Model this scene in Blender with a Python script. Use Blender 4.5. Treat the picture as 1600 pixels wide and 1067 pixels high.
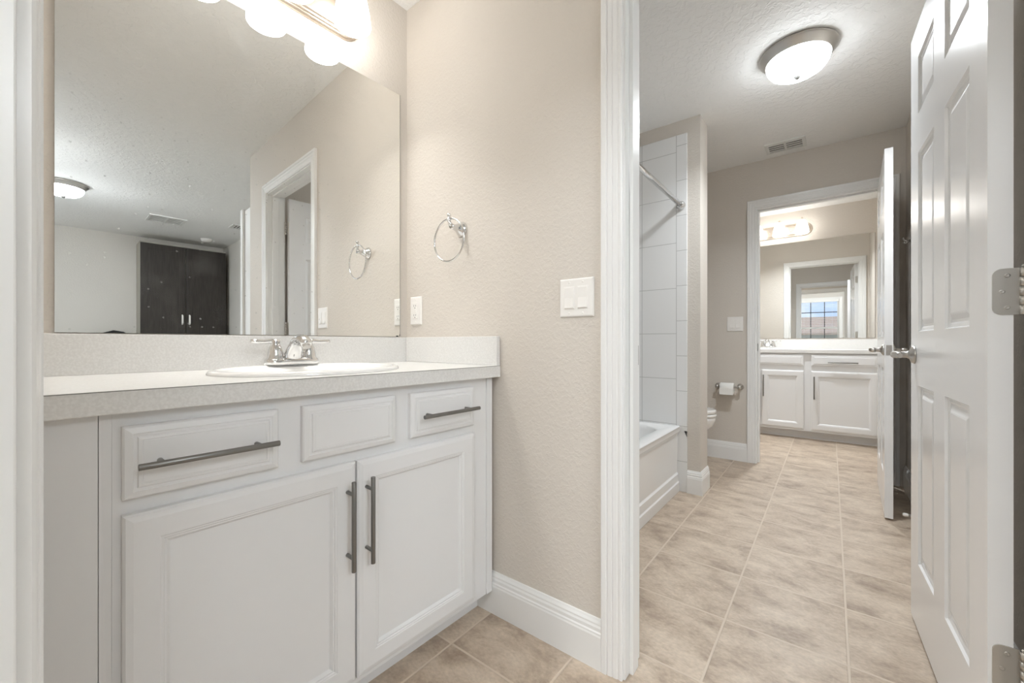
import bpy, bmesh, math, random
from mathutils import Vector, Matrix
random.seed(7)
PI = math.pi
S = bpy.context.scene
COL = S.collection
for o in list(bpy.data.objects): bpy.data.objects.remove(o)

# ------------------------------------------------------------------ camera
CAM_H, YAW, FPX = 0.974, 0.6635, 637.0
cam_d = bpy.data.cameras.new('camera'); cam = bpy.data.objects.new('camera', cam_d); COL.objects.link(cam)
cam.location = (0, 0, CAM_H); cam.rotation_euler = (PI / 2, 0, YAW)
cam_d.sensor_width = 36.0; cam_d.lens = FPX * 36.0 / 1600.0
cam_d.shift_y = 1.5 / 1600.0; cam_d.clip_start = 0.02
S.camera = cam
# ------------------------------------------------------------------ exposure
vs = S.view_settings
vs.view_transform = 'Standard'; vs.look = 'None'; vs.exposure = 0.20; vs.gamma = 1.0; vs.use_curve_mapping = False
S.cycles.use_denoising = True
S.cycles.max_bounces = 14; S.cycles.diffuse_bounces = 8; S.cycles.glossy_bounces = 8
S.cycles.sample_clamp_indirect = 8.0
# ------------------------------------------------------------------ world: blue sky with soft clouds
W = bpy.data.worlds.new('sky'); S.world = W; W.use_nodes = True
nt = W.node_tree; bg = nt.nodes['Background']; bg.inputs['Strength'].default_value = 1.3
tc = nt.nodes.new('ShaderNodeTexCoord'); nz = nt.nodes.new('ShaderNodeTexNoise'); rp = nt.nodes.new('ShaderNodeValToRGB')
nz.inputs['Scale'].default_value = 5; nz.inputs['Detail'].default_value = 5
rp.color_ramp.elements[0].position = .42; rp.color_ramp.elements[0].color = (.46, .62, .90, 1)
rp.color_ramp.elements[1].position = .60; rp.color_ramp.elements[1].color = (.92, .95, 1, 1)
nt.links.new(tc.outputs['Generated'], nz.inputs['Vector']); nt.links.new(nz.outputs['Fac'], rp.inputs['Fac']); nt.links.new(rp.outputs['Color'], bg.inputs['Color'])
# ------------------------------------------------------------------ fill daylight outside an added, unseen bedroom window
def area(name, loc, rot, sx, sy, power, col):
    l = bpy.data.lights.new(name, 'AREA'); l.shape = 'RECTANGLE'; l.size = sx; l.size_y = sy; l.energy = power; l.color = col
    o = bpy.data.objects.new(name, l); o.location = loc; o.rotation_euler = rot; COL.objects.link(o); return o
FILL_WINDOW = 16.0
area('fill_bedroom', (4.80, -1.1, 1.45), (PI / 2, 0, PI / 2), 1.6, 1.5, FILL_WINDOW, (.95, .98, 1))
E_VAN, E_BATH, E_BED, E_FAR, FILL_HALL, FILL_BED, FILL_FAR = 8.5, 18.0, 135.0, 6.0, 88.0, 110.0, 5.0   # glow of the lamp shades; hall, second bedroom and far dome added as fill
W_VAN, W_BATH, W_FAR, FILL_W_FAR = 1.25, 15.0, 0.9, 20.0                                              # light thrown down by the lamps, the last for an added dome
WARM = (1, .985, .955); NEUT = (.90, .955, 1.0)

# ------------------------------------------------------------------ materials
def principled(name, col, rough=.5, metal=0.0, spec=.5, bump=None, coat=0.0):
    m = bpy.data.materials.new(name); m.use_nodes = True
    n = m.node_tree.nodes; b = n['Principled BSDF']
    b.inputs['Base Color'].default_value = (*col, 1); b.inputs['Roughness'].default_value = rough
    b.inputs['Metallic'].default_value = metal; b.inputs['Specular IOR Level'].default_value = spec
    b.inputs['Coat Weight'].default_value = coat
    if bump:
        sc, st, dist, det = bump
        t = n.new('ShaderNodeTexCoord'); x = n.new('ShaderNodeTexNoise'); u = n.new('ShaderNodeBump')
        x.inputs['Scale'].default_value = sc; x.inputs['Detail'].default_value = det
        u.inputs['Strength'].default_value = st; u.inputs['Distance'].default_value = dist
        L = m.node_tree.links
        L.new(t.outputs['Object'], x.inputs['Vector']); L.new(x.outputs['Fac'], u.inputs['Height']); L.new(u.outputs['Normal'], b.inputs['Normal'])
    return m
def srgb(r, g, b):
    f = lambda c: (c / 255 / 12.92) if c / 255 <= .04045 else ((c / 255 + .055) / 1.055) ** 2.4
    return (f(r), f(g), f(b))
def emis(name, col, s):
    m = bpy.data.materials.new(name); m.use_nodes = True
    b = m.node_tree.nodes['Principled BSDF']; b.inputs['Base Color'].default_value = (.9, .9, .88, 1); b.inputs['Roughness'].default_value = .25
    b.inputs['Emission Color'].default_value = (*col, 1); b.inputs['Emission Strength'].default_value = s
    return m
def paint_wall(name, col, sc, strength, lo=.45, hi=.62):
    m = principled(name, col, .65, 0, .35); n = m.node_tree.nodes; L = m.node_tree.links; b = n['Principled BSDF']
    t = n.new('ShaderNodeTexCoord'); x = n.new('ShaderNodeTexNoise'); x.inputs['Scale'].default_value = sc; x.inputs['Detail'].default_value = 3; x.inputs['Distortion'].default_value = .6
    r = n.new('ShaderNodeMapRange'); r.inputs['From Min'].default_value = lo; r.inputs['From Max'].default_value = hi
    u = n.new('ShaderNodeBump'); u.inputs['Strength'].default_value = strength; u.inputs['Distance'].default_value = .002
    L.new(t.outputs['Object'], x.inputs['Vector']); L.new(x.outputs['Fac'], r.inputs['Value']); L.new(r.outputs['Result'], u.inputs['Height']); L.new(u.outputs['Normal'], b.inputs['Normal'])
    return m
M = {}
M['wall'] = paint_wall('greige_wall_paint', (.63, .585, .53), 85, .30)
M['wall2'] = paint_wall('pale_greige_bedroom_paint', (.64, .615, .575), 85, .2)
M['ceiling'] = paint_wall('knockdown_ceiling', (.83, .828, .815), 34, .6, .47, .56)
M['trim'] = principled('white_trim_paint', (.80, .80, .79), .28, 0, .5)
M['door'] = principled('white_door_paint', (.80, .80, .80), .22, 0, .5)
M['cab'] = principled('white_cabinet_paint', (.74, .742, .745), .38, 0, .45)
M['handle'] = principled('brushed_grey_metal', (.23, .225, .215), .38, .9)
M['chrome'] = principled('chrome', (.74, .74, .74), .08, 1.0)
M['nickel'] = principled('brushed_nickel', (.56, .54, .51), .32, 1.0)
M['warmnickel'] = principled('satin_nickel', (.62, .54, .46), .34, .95)
M['porcelain'] = principled('white_porcelain', (.84, .835, .82), .08, 0, .6, coat=.4)
M['acrylic'] = principled('white_tub_acrylic', (.80, .80, .795), .16, 0, .5, coat=.3)
M['plastic'] = principled('white_plastic', (.82, .80, .77), .35, 0, .5)
M['dark'] = principled('dark_gap', (.03, .03, .03), .8)
M['vent'] = principled('white_vent_metal', (.72, .72, .70), .45)
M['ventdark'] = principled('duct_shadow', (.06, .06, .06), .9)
M['vent_gap_grey'] = principled('grey_vent_backing_gap_shade', (.38, .38, .37), .8)
M['paper'] = principled('tissue_paper', (.85, .84, .81), .9)
M['blind'] = principled('blind_slat', (.82, .82, .80), .5)
M['carpet'] = principled('grey_carpet', (.50, .49, .47), .95)
M['fabric'] = principled('black_fabric', (.02, .02, .02), .8)
M['carcass'] = principled('wardrobe_side', (.42, .40, .35), .6)
M['stucco'] = principled('pale_stucco', (.78, .78, .76), .9)
M['shade_v'] = emis('lit_vanity_glass', WARM, E_VAN)
M['shade_b'] = emis('lit_dome_glass', NEUT, E_BATH)
M['shade_r'] = emis('lit_bedroom_glass', NEUT, E_BED)
M['fill_h'] = emis('fill_hall_glass', NEUT, FILL_HALL)
M['fill_r2'] = emis('fill_bedroom_glass', NEUT, FILL_BED); M['fill_f2'] = emis('fill_far_glass', NEUT, FILL_FAR)
M['shade_f'] = emis('lit_far_vanity_glass', WARM, E_FAR)

def noise_col(name, c1, c2, scale, rough, det=4, lo=.4, hi=.62, stretch=(1, 1, 1), spec=.5, bump=0):
    m = principled(name, c1, rough, 0, spec); n = m.node_tree.nodes; L = m.node_tree.links; b = n['Principled BSDF']
    t = n.new('ShaderNodeTexCoord'); mp = n.new('ShaderNodeMapping'); mp.inputs['Scale'].default_value = stretch
    x = n.new('ShaderNodeTexNoise'); x.inputs['Scale'].default_value = scale; x.inputs['Detail'].default_value = det
    r = n.new('ShaderNodeValToRGB'); r.color_ramp.elements[0].position = lo; r.color_ramp.elements[1].position = hi
    r.color_ramp.elements[0].color = (*c1, 1); r.color_ramp.elements[1].color = (*c2, 1)
    L.new(t.outputs['Object'], mp.inputs['Vector']); L.new(mp.outputs['Vector'], x.inputs['Vector']); L.new(x.outputs['Fac'], r.inputs['Fac']); L.new(r.outputs['Color'], b.inputs['Base Color'])
    return m
M['laminate'] = noise_col('speckled_pale_laminate', (.68, .672, .655), (.75, .745, .73), 210, .28, 3, .40, .66, spec=.5)
M['wood'] = noise_col('dark_wardrobe_wood', (.023, .018, .015), (.037, .031, .026), 9, .45, 5, .35, .7, (6, 6, .6))
M['roof'] = noise_col('tan_roof_shingle', (.55, .40, .31), (.68, .52, .42), 40, .9)

def floor_mat():
    m = principled('beige_stone_floor_tile', (.4, .35, .3), .42, 0, .45); n = m.node_tree.nodes; L = m.node_tree.links; b = n['Principled BSDF']
    P, X0, Y0, G = .3364, .0430, 1.592, .0042
    t = n.new('ShaderNodeTexCoord'); sx = n.new('ShaderNodeSeparateXYZ'); L.new(t.outputs['Object'], sx.inputs[0])
    def math(op, a, bb=None):
        k = n.new('ShaderNodeMath'); k.operation = op
        for i, v in enumerate((a, bb)):
            if v is None: continue
            if isinstance(v, (int, float)): k.inputs[i].default_value = v
            else: L.new(v, k.inputs[i])
        return k.outputs[0]
    ux = math('DIVIDE', math('SUBTRACT', sx.outputs[0], X0), P); uy = math('DIVIDE', math('SUBTRACT', sx.outputs[1], Y0), P)
    fx, fy = math('FLOOR', ux), math('FLOOR', uy)
    dx = math('ABSOLUTE', math('SUBTRACT', math('FRACT', math('ADD', ux, .5)), .5)); dy = math('ABSOLUTE', math('SUBTRACT', math('FRACT', math('ADD', uy, .5)), .5))
    dd = math('MULTIPLY', math('MINIMUM', dx, dy), P)
    gr = n.new('ShaderNodeMapRange'); gr.inputs['From Min'].default_value = G * .62; gr.inputs['From Max'].default_value = G * 1.1; L.new(dd, gr.inputs['Value'])
    cell = n.new('ShaderNodeCombineXYZ'); L.new(fx, cell.inputs[0]); L.new(fy, cell.inputs[1])
    wn = n.new('ShaderNodeTexWhiteNoise'); wn.noise_dimensions = '2D'; L.new(cell.outputs[0], wn.inputs['Vector'])
    off = n.new('ShaderNodeVectorMath'); off.operation = 'MULTIPLY_ADD'; L.new(wn.outputs['Color'], off.inputs[0]); off.inputs[1].default_value = (9, 9, 9); 
    mp = n.new('ShaderNodeMapping'); mp.inputs['Scale'].default_value = (.85, 1.25, 1); mp.inputs['Rotation'].default_value = (0, 0, .35); L.new(t.outputs['Object'], mp.inputs['Vector']); L.new(mp.outputs[0], off.inputs[2])
    n1 = n.new('ShaderNodeTexNoise'); n1.inputs['Scale'].default_value = 7.0; n1.inputs['Detail'].default_value = 8; n1.inputs['Roughness'].default_value = .68; n1.inputs['Distortion'].default_value = .35; L.new(off.outputs[0], n1.inputs['Vector'])
    r = n.new('ShaderNodeValToRGB'); e = r.color_ramp.elements
    e[0].position = .30; e[0].color = (*srgb(146, 128, 112), 1); e[1].position = .72; e[1].color = (*srgb(206, 191, 173), 1)
    k = e.new(.47); k.color = (*srgb(180, 163, 145), 1); k = e.new(.58); k.color = (*srgb(194, 178, 160), 1)
    L.new(n1.outputs['Fac'], r.inputs['Fac'])
    n2 = n.new('ShaderNodeTexNoise'); n2.inputs['Scale'].default_value = 95; n2.inputs['Detail'].default_value = 3; L.new(off.outputs[0], n2.inputs['Vector'])
    sp = n.new('ShaderNodeMapRange'); sp.inputs['From Min'].default_value = .3; sp.inputs['From Max'].default_value = .7; sp.inputs['To Min'].default_value = .88; sp.inputs['To Max'].default_value = 1.08; L.new(n2.outputs['Fac'], sp.inputs['Value'])
    mul = n.new('ShaderNodeVectorMath'); mul.operation = 'SCALE'; L.new(r.outputs['Color'], mul.inputs[0]); L.new(sp.outputs['Result'], mul.inputs['Scale'])
    mx = n.new('ShaderNodeMix'); mx.data_type = 'RGBA'; L.new(gr.outputs['Result'], mx.inputs['Factor']); mx.inputs[6].default_value = (*srgb(199, 184, 167), 1); L.new(mul.outputs[0], mx.inputs[7]); L.new(mx.outputs[2], b.inputs['Base Color'])
    hh = math('ADD', math('MULTIPLY', gr.outputs['Result'], 1.0), math('MULTIPLY', n1.outputs['Fac'], .9))
    u = n.new('ShaderNodeBump'); u.inputs['Strength'].default_value = .5; u.inputs['Distance'].default_value = .0018; L.new(hh, u.inputs['Height']); L.new(u.outputs['Normal'], b.inputs['Normal'])
    return m
M['floor'] = floor_mat()

def tile_mat():
    m = principled('white_wall_tile', (.78, .78, .775), .14, 0, .5); n = m.node_tree.nodes; L = m.node_tree.links; b = n['Principled BSDF']
    t = n.new('ShaderNodeTexCoord'); sx = n.new('ShaderNodeSeparateXYZ'); L.new(t.outputs['Object'], sx.inputs[0])
    def math(op, a, bb=None):
        k = n.new('ShaderNodeMath'); k.operation = op
        for i, v in enumerate((a, bb)):
            if v is None: continue
            if isinstance(v, (int, float)): k.inputs[i].default_value = v
            else: L.new(v, k.inputs[i])
        return k.outputs[0]
    def dist(src, p, o): return math('MULTIPLY', math('ABSOLUTE', math('SUBTRACT', math('FRACT', math('ADD', math('DIVIDE', math('SUBTRACT', src, o), p), .5)), .5)), p)
    along = math('ADD', sx.outputs[0], sx.outputs[1])           # the surround turns a corner: x on the end wall, y on the long wall
    edge = math('GREATER_THAN', sx.outputs[0], -.8005)          # narrow bullnose column at the open edge
    dz = dist(sx.outputs[2], .298, 1.330)
    dze = dist(sx.outputs[2], .2295, 1.345)
    dz1 = math('ADD', dz, math('MULTIPLY', edge, 9)); dz2 = math('ADD', dze, math('MULTIPLY', math('SUBTRACT', 1.0, edge), 9))
    dv = dist(sx.outputs[0], .2295, -.8005)
    dv = math('ADD', dv, math('MULTIPLY', math('GREATER_THAN', sx.outputs[0], -.76), 9))
    d0 = math('MINIMUM', math('MINIMUM', dz1, dz2), dv)
    gr = n.new('ShaderNodeMapRange'); gr.inputs['From Min'].default_value = .0012; gr.inputs['From Max'].default_value = .0026; L.new(d0, gr.inputs['Value'])
    mx = n.new('ShaderNodeMix'); mx.data_type = 'RGBA'; L.new(gr.outputs['Result'], mx.inputs['Factor']); mx.inputs[6].default_value = (.50, .50, .49, 1); mx.inputs[7].default_value = (.78, .78, .775, 1); L.new(mx.outputs[2], b.inputs['Base Color'])
    u = n.new('ShaderNodeBump'); u.inputs['Strength'].default_value = .4; u.inputs['Distance'].default_value = .0012; L.new(gr.outputs['Result'], u.inputs['Height']); L.new(u.outputs['Normal'], b.inputs['Normal'])
    return m
M['tile'] = tile_mat()

def mirror_mat(dust):
    m = principled('mirror_glass', (.91, .915, .90), 0.0, 1.0); 
    if not dust: return m
    n = m.node_tree.nodes; L = m.node_tree.links; b = n['Principled BSDF']; out = n['Material Output']
    t = n.new('ShaderNodeTexCoord'); v = n.new('ShaderNodeTexVoronoi'); v.voronoi_dimensions = '2D'; v.inputs['Scale'].default_value = 34; sy = n.new('ShaderNodeSeparateXYZ'); L.new(t.outputs['Object'], sy.inputs[0]); cb = n.new('ShaderNodeCombineXYZ'); L.new(sy.outputs[1], cb.inputs[0]); L.new(sy.outputs[2], cb.inputs[1]); L.new(cb.outputs[0], v.inputs['Vector'])
    a = n.new('ShaderNodeMapRange'); a.inputs['From Min'].default_value = .10; a.inputs['From Max'].default_value = .055; a.inputs['To Max'].default_value = .21; L.new(v.outputs['Distance'], a.inputs['Value'])
    x = n.new('ShaderNodeTexNoise'); x.inputs['Scale'].default_value = 9; x.inputs['Detail'].default_value = 5; L.new(t.outputs['Object'], x.inputs['Vector'])
    g = n.new('ShaderNodeMapRange'); g.inputs['From Min'].default_value = .52; g.inputs['From Max'].default_value = .72; g.inputs['To Max'].default_value = .03; L.new(x.outputs['Fac'], g.inputs['Value'])
    wn = n.new('ShaderNodeMath'); wn.operation = 'GREATER_THAN'; wn.inputs[1].default_value = .80; sep = n.new('ShaderNodeSeparateXYZ'); L.new(v.outputs['Color'], sep.inputs[0]); L.new(sep.outputs[0], wn.inputs[0])
    ml = n.new('ShaderNodeMath'); ml.operation = 'MULTIPLY'; lo = n.new('ShaderNodeMapRange'); lo.inputs['From Min'].default_value = 1.75; lo.inputs['From Max'].default_value = 1.45; L.new(sy.outputs[2], lo.inputs['Value']); m0 = n.new('ShaderNodeMath'); m0.operation = 'MULTIPLY'; L.new(a.outputs['Result'], m0.inputs[0]); L.new(lo.outputs['Result'], m0.inputs[1]); L.new(m0.outputs[0], ml.inputs[0]); L.new(wn.outputs[0], ml.inputs[1])
    ad = n.new('ShaderNodeMath'); ad.operation = 'ADD'; ad.use_clamp = True; L.new(ml.outputs[0], ad.inputs[0]); L.new(g.outputs['Result'], ad.inputs[1])
    d = n.new('ShaderNodeBsdfDiffuse'); d.inputs['Color'].default_value = (.95, .95, .93, 1)
    mix = n.new('ShaderNodeMixShader'); L.new(ad.outputs[0], mix.inputs['Fac']); L.new(b.outputs[0], mix.inputs[1]); L.new(d.outputs[0], mix.inputs[2]); L.new(mix.outputs[0], out.inputs['Surface'])
    return m
M['mirror'] = mirror_mat(True); M['mirror2'] = mirror_mat(False)
def glass_mat():
    m = bpy.data.materials.new('window_glass'); m.use_nodes = True; n = m.node_tree.nodes; L = m.node_tree.links; out = n['Material Output']
    t = n.new('ShaderNodeBsdfTransparent'); g = n.new('ShaderNodeBsdfGlossy'); g.inputs['Roughness'].default_value = .02
    mix = n.new('ShaderNodeMixShader'); mix.inputs['Fac'].default_value = .07; L.new(t.outputs[0], mix.inputs[1]); L.new(g.outputs[0], mix.inputs[2]); L.new(mix.outputs[0], out.inputs['Surface'])
    return m
M['glass'] = glass_mat()

# ------------------------------------------------------------------ mesh builder
class MB:
    def __init__(s): s.v, s.f, s.s = [], [], []
    def add(s, vs, fs, smooth=False):
        k = len(s.v); s.v += [tuple(p) for p in vs]
        for f in fs: s.f.append(tuple(i + k for i in f)); s.s.append(smooth)
        return s
    def box(s, x0, y0, z0, x1, y1, z1):
        x0, x1 = sorted((x0, x1)); y0, y1 = sorted((y0, y1)); z0, z1 = sorted((z0, z1))
        return s.add([(x0, y0, z0), (x1, y0, z0), (x1, y1, z0), (x0, y1, z0), (x0, y0, z1), (x1, y0, z1), (x1, y1, z1), (x0, y1, z1)],
                     [(0, 3, 2, 1), (4, 5, 6, 7), (0, 1, 5, 4), (1, 2, 6, 5), (2, 3, 7, 6), (3, 0, 4, 7)])
    def tube(s, path, radii, n=16, caps=True, flat=None):
        path = [Vector(p) for p in path]; R = radii if isinstance(radii, (list, tuple)) else [radii] * len(path)
        t0 = (path[1] - path[0]).normalized(); up = Vector((0, 0, 1)) if abs(t0.z) < .9 else Vector((1, 0, 0))
        a = t0.cross(up).normalized(); vs = []
        for i, p in enumerate(path):
            t = (path[min(i + 1, len(path) - 1)] - path[max(i - 1, 0)]).normalized()
            a = (a - t * a.dot(t)).normalized(); b = t.cross(a)
            fa, fb = flat if flat else (1, 1)
            for k in range(n):
                w = 2 * PI * k / n; vs.append(p + a * math.cos(w) * R[i] * fa + b * math.sin(w) * R[i] * fb)
        fs = [(i * n + k, i * n + (k + 1) % n, (i + 1) * n + (k + 1) % n, (i + 1) * n + k) for i in range(len(path) - 1) for k in range(n)]
        s.add(vs, fs, True)
        if caps:
            m = len(path) - 1
            s.add(vs[:n], [tuple(reversed(range(n)))]); s.add(vs[m * n:], [tuple(range(n))])
        return s
    def cyl(s, p0, p1, r, n=20): return s.tube([p0, p1], r, n)
    def lathe(s, prof, c=(0, 0, 0), ax='z', n=32, sx=1, sy=1, caps=True):
        vs = []
        for r, h in prof:
            for k in range(n):
                w = 2 * PI * k / n; a, b = r * math.cos(w) * sx, r * math.sin(w) * sy
                vs.append({'z': (c[0] + a, c[1] + b, c[2] + h), 'x': (c[0] + h, c[1] + a, c[2] + b), 'y': (c[0] + a, c[1] + h, c[2] + b)}[ax])
        m = len(prof)
        fs = [(i * n + k, i * n + (k + 1) % n, (i + 1) * n + (k + 1) % n, (i + 1) * n + k) for i in range(m - 1) for k in range(n)]
        s.add(vs, fs, True)
        for i, rev in ((0, True), (m - 1, False)):
            if caps and prof[i][0] > 1e-6:
                f = list(range(i * n, i * n + n)); s.add(vs, [tuple(reversed(f)) if rev else tuple(f)])
        return s
    def prism(s, poly, z0, z1):                                  # polygon in x,y
        n = len(poly); vs = [(x, y, z0) for x, y in poly] + [(x, y, z1) for x, y in poly]
        return s.add(vs, [tuple(reversed(range(n))), tuple(range(n, 2 * n))] + [(i, (i + 1) % n, n + (i + 1) % n, n + i) for i in range(n)])
    def rings(s, O, U, V, N, u0, v0, u1, v1, prof, cap=True):
        O, U, V, N = map(Vector, (O, U, V, N)); vs = []
        for ins, h in prof:
            for u, v in ((u0 + ins, v0 + ins), (u1 - ins, v0 + ins), (u1 - ins, v1 - ins), (u0 + ins, v1 - ins)): vs.append(O + U * u + V * v + N * h)
        fs = [(i * 4 + k, i * 4 + (k + 1) % 4, (i + 1) * 4 + (k + 1) % 4, (i + 1) * 4 + k) for i in range(len(prof) - 1) for k in range(4)]
        if cap: m = len(prof) - 1; fs.append((m * 4, m * 4 + 1, m * 4 + 2, m * 4 + 3))
        return s.add(vs, fs)
    def sweep(s, prof, fn, closed_path=False, m=2, caps=True):   # prof: list of (a,b); fn(i,a,b)->point at path station i
        n = len(prof); vs = [fn(i, a, b) for i in range(m) for a, b in prof]
        fs = [(i * n + k, i * n + (k + 1) % n, (i + 1) * n + (k + 1) % n, (i + 1) * n + k) for i in range(m - 1) for k in range(n)]
        if caps: fs += [tuple(reversed(range(n))), tuple(range((m - 1) * n, m * n))]
        return s.add(vs, fs)
    def build(s, name, mat, parent=None, bevel=0, seg=2, loc=None, rot=None):
        me = bpy.data.meshes.new(name); bm = bmesh.new()
        vv = [bm.verts.new(p) for p in s.v]
        for f, sm in zip(s.f, s.s):
            try: fc = bm.faces.new([vv[i] for i in f]); fc.smooth = sm
            except ValueError: pass
        bmesh.ops.remove_doubles(bm, verts=bm.verts, dist=1e-6)
        bmesh.ops.recalc_face_normals(bm, faces=bm.faces)
        bm.to_mesh(me); bm.free(); me.materials.append(mat)
        o = bpy.data.objects.new(name, me); COL.objects.link(o)
        if parent: o.parent = parent
        if loc: o.location = loc
        if rot: o.rotation_euler = rot
        if bevel:
            b = o.modifiers.new('bevel', 'BEVEL'); b.width = bevel; b.segments = seg; b.limit_method = 'ANGLE'; b.angle_limit = math.radians(40); b.harden_normals = False
        return o
def thing(name, label, cat, loc=(0, 0, 0), rz=0, group=None, kind=None):
    o = bpy.data.objects.new(name, None); COL.objects.link(o); o.location = loc; o.rotation_euler = (0, 0, rz); o.empty_display_size = .05
    return tag(o, label, cat, group, kind)
def tag(o, label, cat, group=None, kind=None):
    o['label'] = label; o['category'] = cat
    if group: o['group'] = group
    if kind: o['kind'] = kind
    return o
def struct(o, label=None):
    o['kind'] = 'structure'
    if label: o['label'] = label
    return o
def lab(o, l): o['label'] = l; return o

# ------------------------------------------------------------------ plan
EPS = .0315
YB, YBb = 1.126, 1.236            # wall with the towel ring, its two faces
YC, YCb = 3.80, 3.91              # wall between tub room and second vanity
YF = 5.50                         # wall of the second vanity
ZC = 2.43
JL, JR, JH = -.466, .298, 2.047   # door openings (both) between jamb faces
OX, OY = -1.467 + (YB - 1.1) * math.tan(EPS), YB
VR = -EPS                         # turn of the vanity wall
XR = .40                          # right wall of tub room
def vloc(dep, dist, z=0): return (OX + dep * math.cos(EPS) - dist * math.sin(EPS), OY - dep * math.sin(EPS) - dist * math.cos(EPS), z)

# ------------------------------------------------------------------ shell
struct(MB().box(-1.9, -2.75, -.1, 4.75, 5.65, 0).build('floor', M['floor']), 'beige stone-look tile floor')
struct(MB().box(-1.9, -2.75, ZC, 4.75, 5.65, ZC + .1).build('ceiling', M['ceiling']), 'white knockdown-textured ceiling')
def wall(name, boxes, mat=None):
    b = MB()
    for x in boxes: b.box(*x)
    return struct(b.build(name, mat or M['wall']))
a, b_ = vloc(0, -.0), vloc(0, 1.22)
struct(MB().prism([a[:2], b_[:2], (-1.9, b_[1]), (-1.9, a[1])], 0, ZC).build('wall_left', M['wall']), 'greige wall behind the near vanity and its mirror')
ro = .018
wall('wall_front', [(-1.75, YB, 0, JL - ro, YBb, ZC), (JR + ro, YB, 0, .69, YBb, ZC), (JL - ro, YB, JH + ro, JR + ro, YBb, ZC)])
wall('wall_back', [(-1.75, YC, 0, JL - ro, YCb, ZC), (JR + ro, YC, 0, .51, YCb, ZC), (JL - ro, YC, JH + ro, JR + ro, YCb, ZC)])
wall('wall_right', [(XR, YBb, 0, .51, YC, ZC)])
wall('wall_left.001', [(-1.75, YBb, 0, -1.545, 2.79, ZC), (-1.75, 2.975, 0, -1.43, YC, ZC)])
wall('wall_stub', [(-1.75, 2.79, 0, -.655, 2.975, ZC)])
wall('wall_far', [(-1.75, YF, 0, .6, YF + .11, ZC)])
wall('wall_far_right', [(XR, YCb, 0, .51, YF, ZC)])
wall('wall_far_left', [(-1.75, YCb, 0, -1.4, YF, ZC)])
# doorway wall the camera stands in, and the rooms behind
DY0, DY1, DL, DR = -.100, .0120, -.520, .235
wall('wall_near', [(-1.75, DY0, 0, DL - ro, DY1, ZC), (DR + ro, DY0, 0, .36, DY1, ZC), (DL - ro, DY0, JH + ro, DR + ro, DY1, ZC)])
wall('wall_hall_left', [(-1.75, -2.6, 0, -1.6, DY0, ZC)], M['wall2'])
wall('wall_hall_right', [(.30, -2.6, 0, .36, DY0, ZC)], M['wall2'])
WX0, WX1, WZ0, WZ1 = -.72, .18, .62, 2.10
BY0, BY1 = -1.95, -.25
wall('wall_rear', [(-1.75, -2.72, 0, WX0, -2.6, ZC), (WX1, -2.72, 0, 4.7, -2.6, ZC), (WX0, -2.72, 0, WX1, -2.6, WZ0), (WX0, -2.72, WZ1, WX1, -2.6, ZC)], M['wall2'])

wall('wall_bedroom', [(4.58, -2.6, 0, 4.7, BY0, ZC), (4.58, BY1, 0, 4.7, 1.95, ZC), (4.58, BY0, 0, 4.7, BY1, .7), (4.58, BY0, 2.1, 4.7, BY1, ZC)], M['wall2'])
wall('wall_bedroom_side', [(.51, 1.85, 0, 4.58, 1.95, ZC), (.58, YBb, 0, .69, 1.85, ZC)], M['wall2'])
struct(MB().box(.76, -2.6, 0, 4.58, 1.85, .008).build('floor_bedroom', M['carpet']), 'grey bedroom carpet')

# ------------------------------------------------------------------ baseboards: profile (thickness, height)
BBP = [(0, 0), (.016, 0), (.016, .098), (.0145, .103), (.0145, .108), (.012, .112), (.012, .122), (.0095, .128), (.0095, .133), (.006, .140), (.004, .146), (0, .146)]
def baseboard(name, pts, label=None):                             # pts on the wall face (x,y); room lies on the left of travel
    P = [Vector(p) for p in pts]; n = len(P)
    def nrm(i):
        a = (P[i + 1] - P[i]).normalized(); return Vector((-a.y, a.x))
    off = []
    for i in range(n):
        if i == 0: off.append(nrm(0))
        elif i == n - 1: off.append(nrm(n - 2))
        else:
            m = (nrm(i - 1) + nrm(i)).normalized(); off.append(m / m.dot(nrm(i)))
    o = MB().sweep(BBP, lambda i, t, z: (P[i].x + off[i].x * t, P[i].y + off[i].y * t, z), m=n).build(name, M['trim'])
    return struct(o, label)
baseboard('baseboard_front', [(JL - .07, YB), (-1.04, YB)], 'white moulded baseboard below the towel ring wall')
baseboard('baseboard_back', [(JL - .07, YC), (-1.43, YC)], 'white baseboard below the tissue holder')
baseboard('baseboard_stub', [(-.655, 2.975), (-.655, 2.79), (-.733, 2.79)], 'white baseboard wrapping the wall end beside the tub')
baseboard('baseboard_right', [(XR, YBb + .02), (XR, YC)], 'white baseboard behind the open doors')
baseboard('baseboard_bedroom', [(.69, YB), (JR + .07, YB)])
baseboard('baseboard_far', [(-1.4, YCb), (JL - .07, YCb)])

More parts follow.
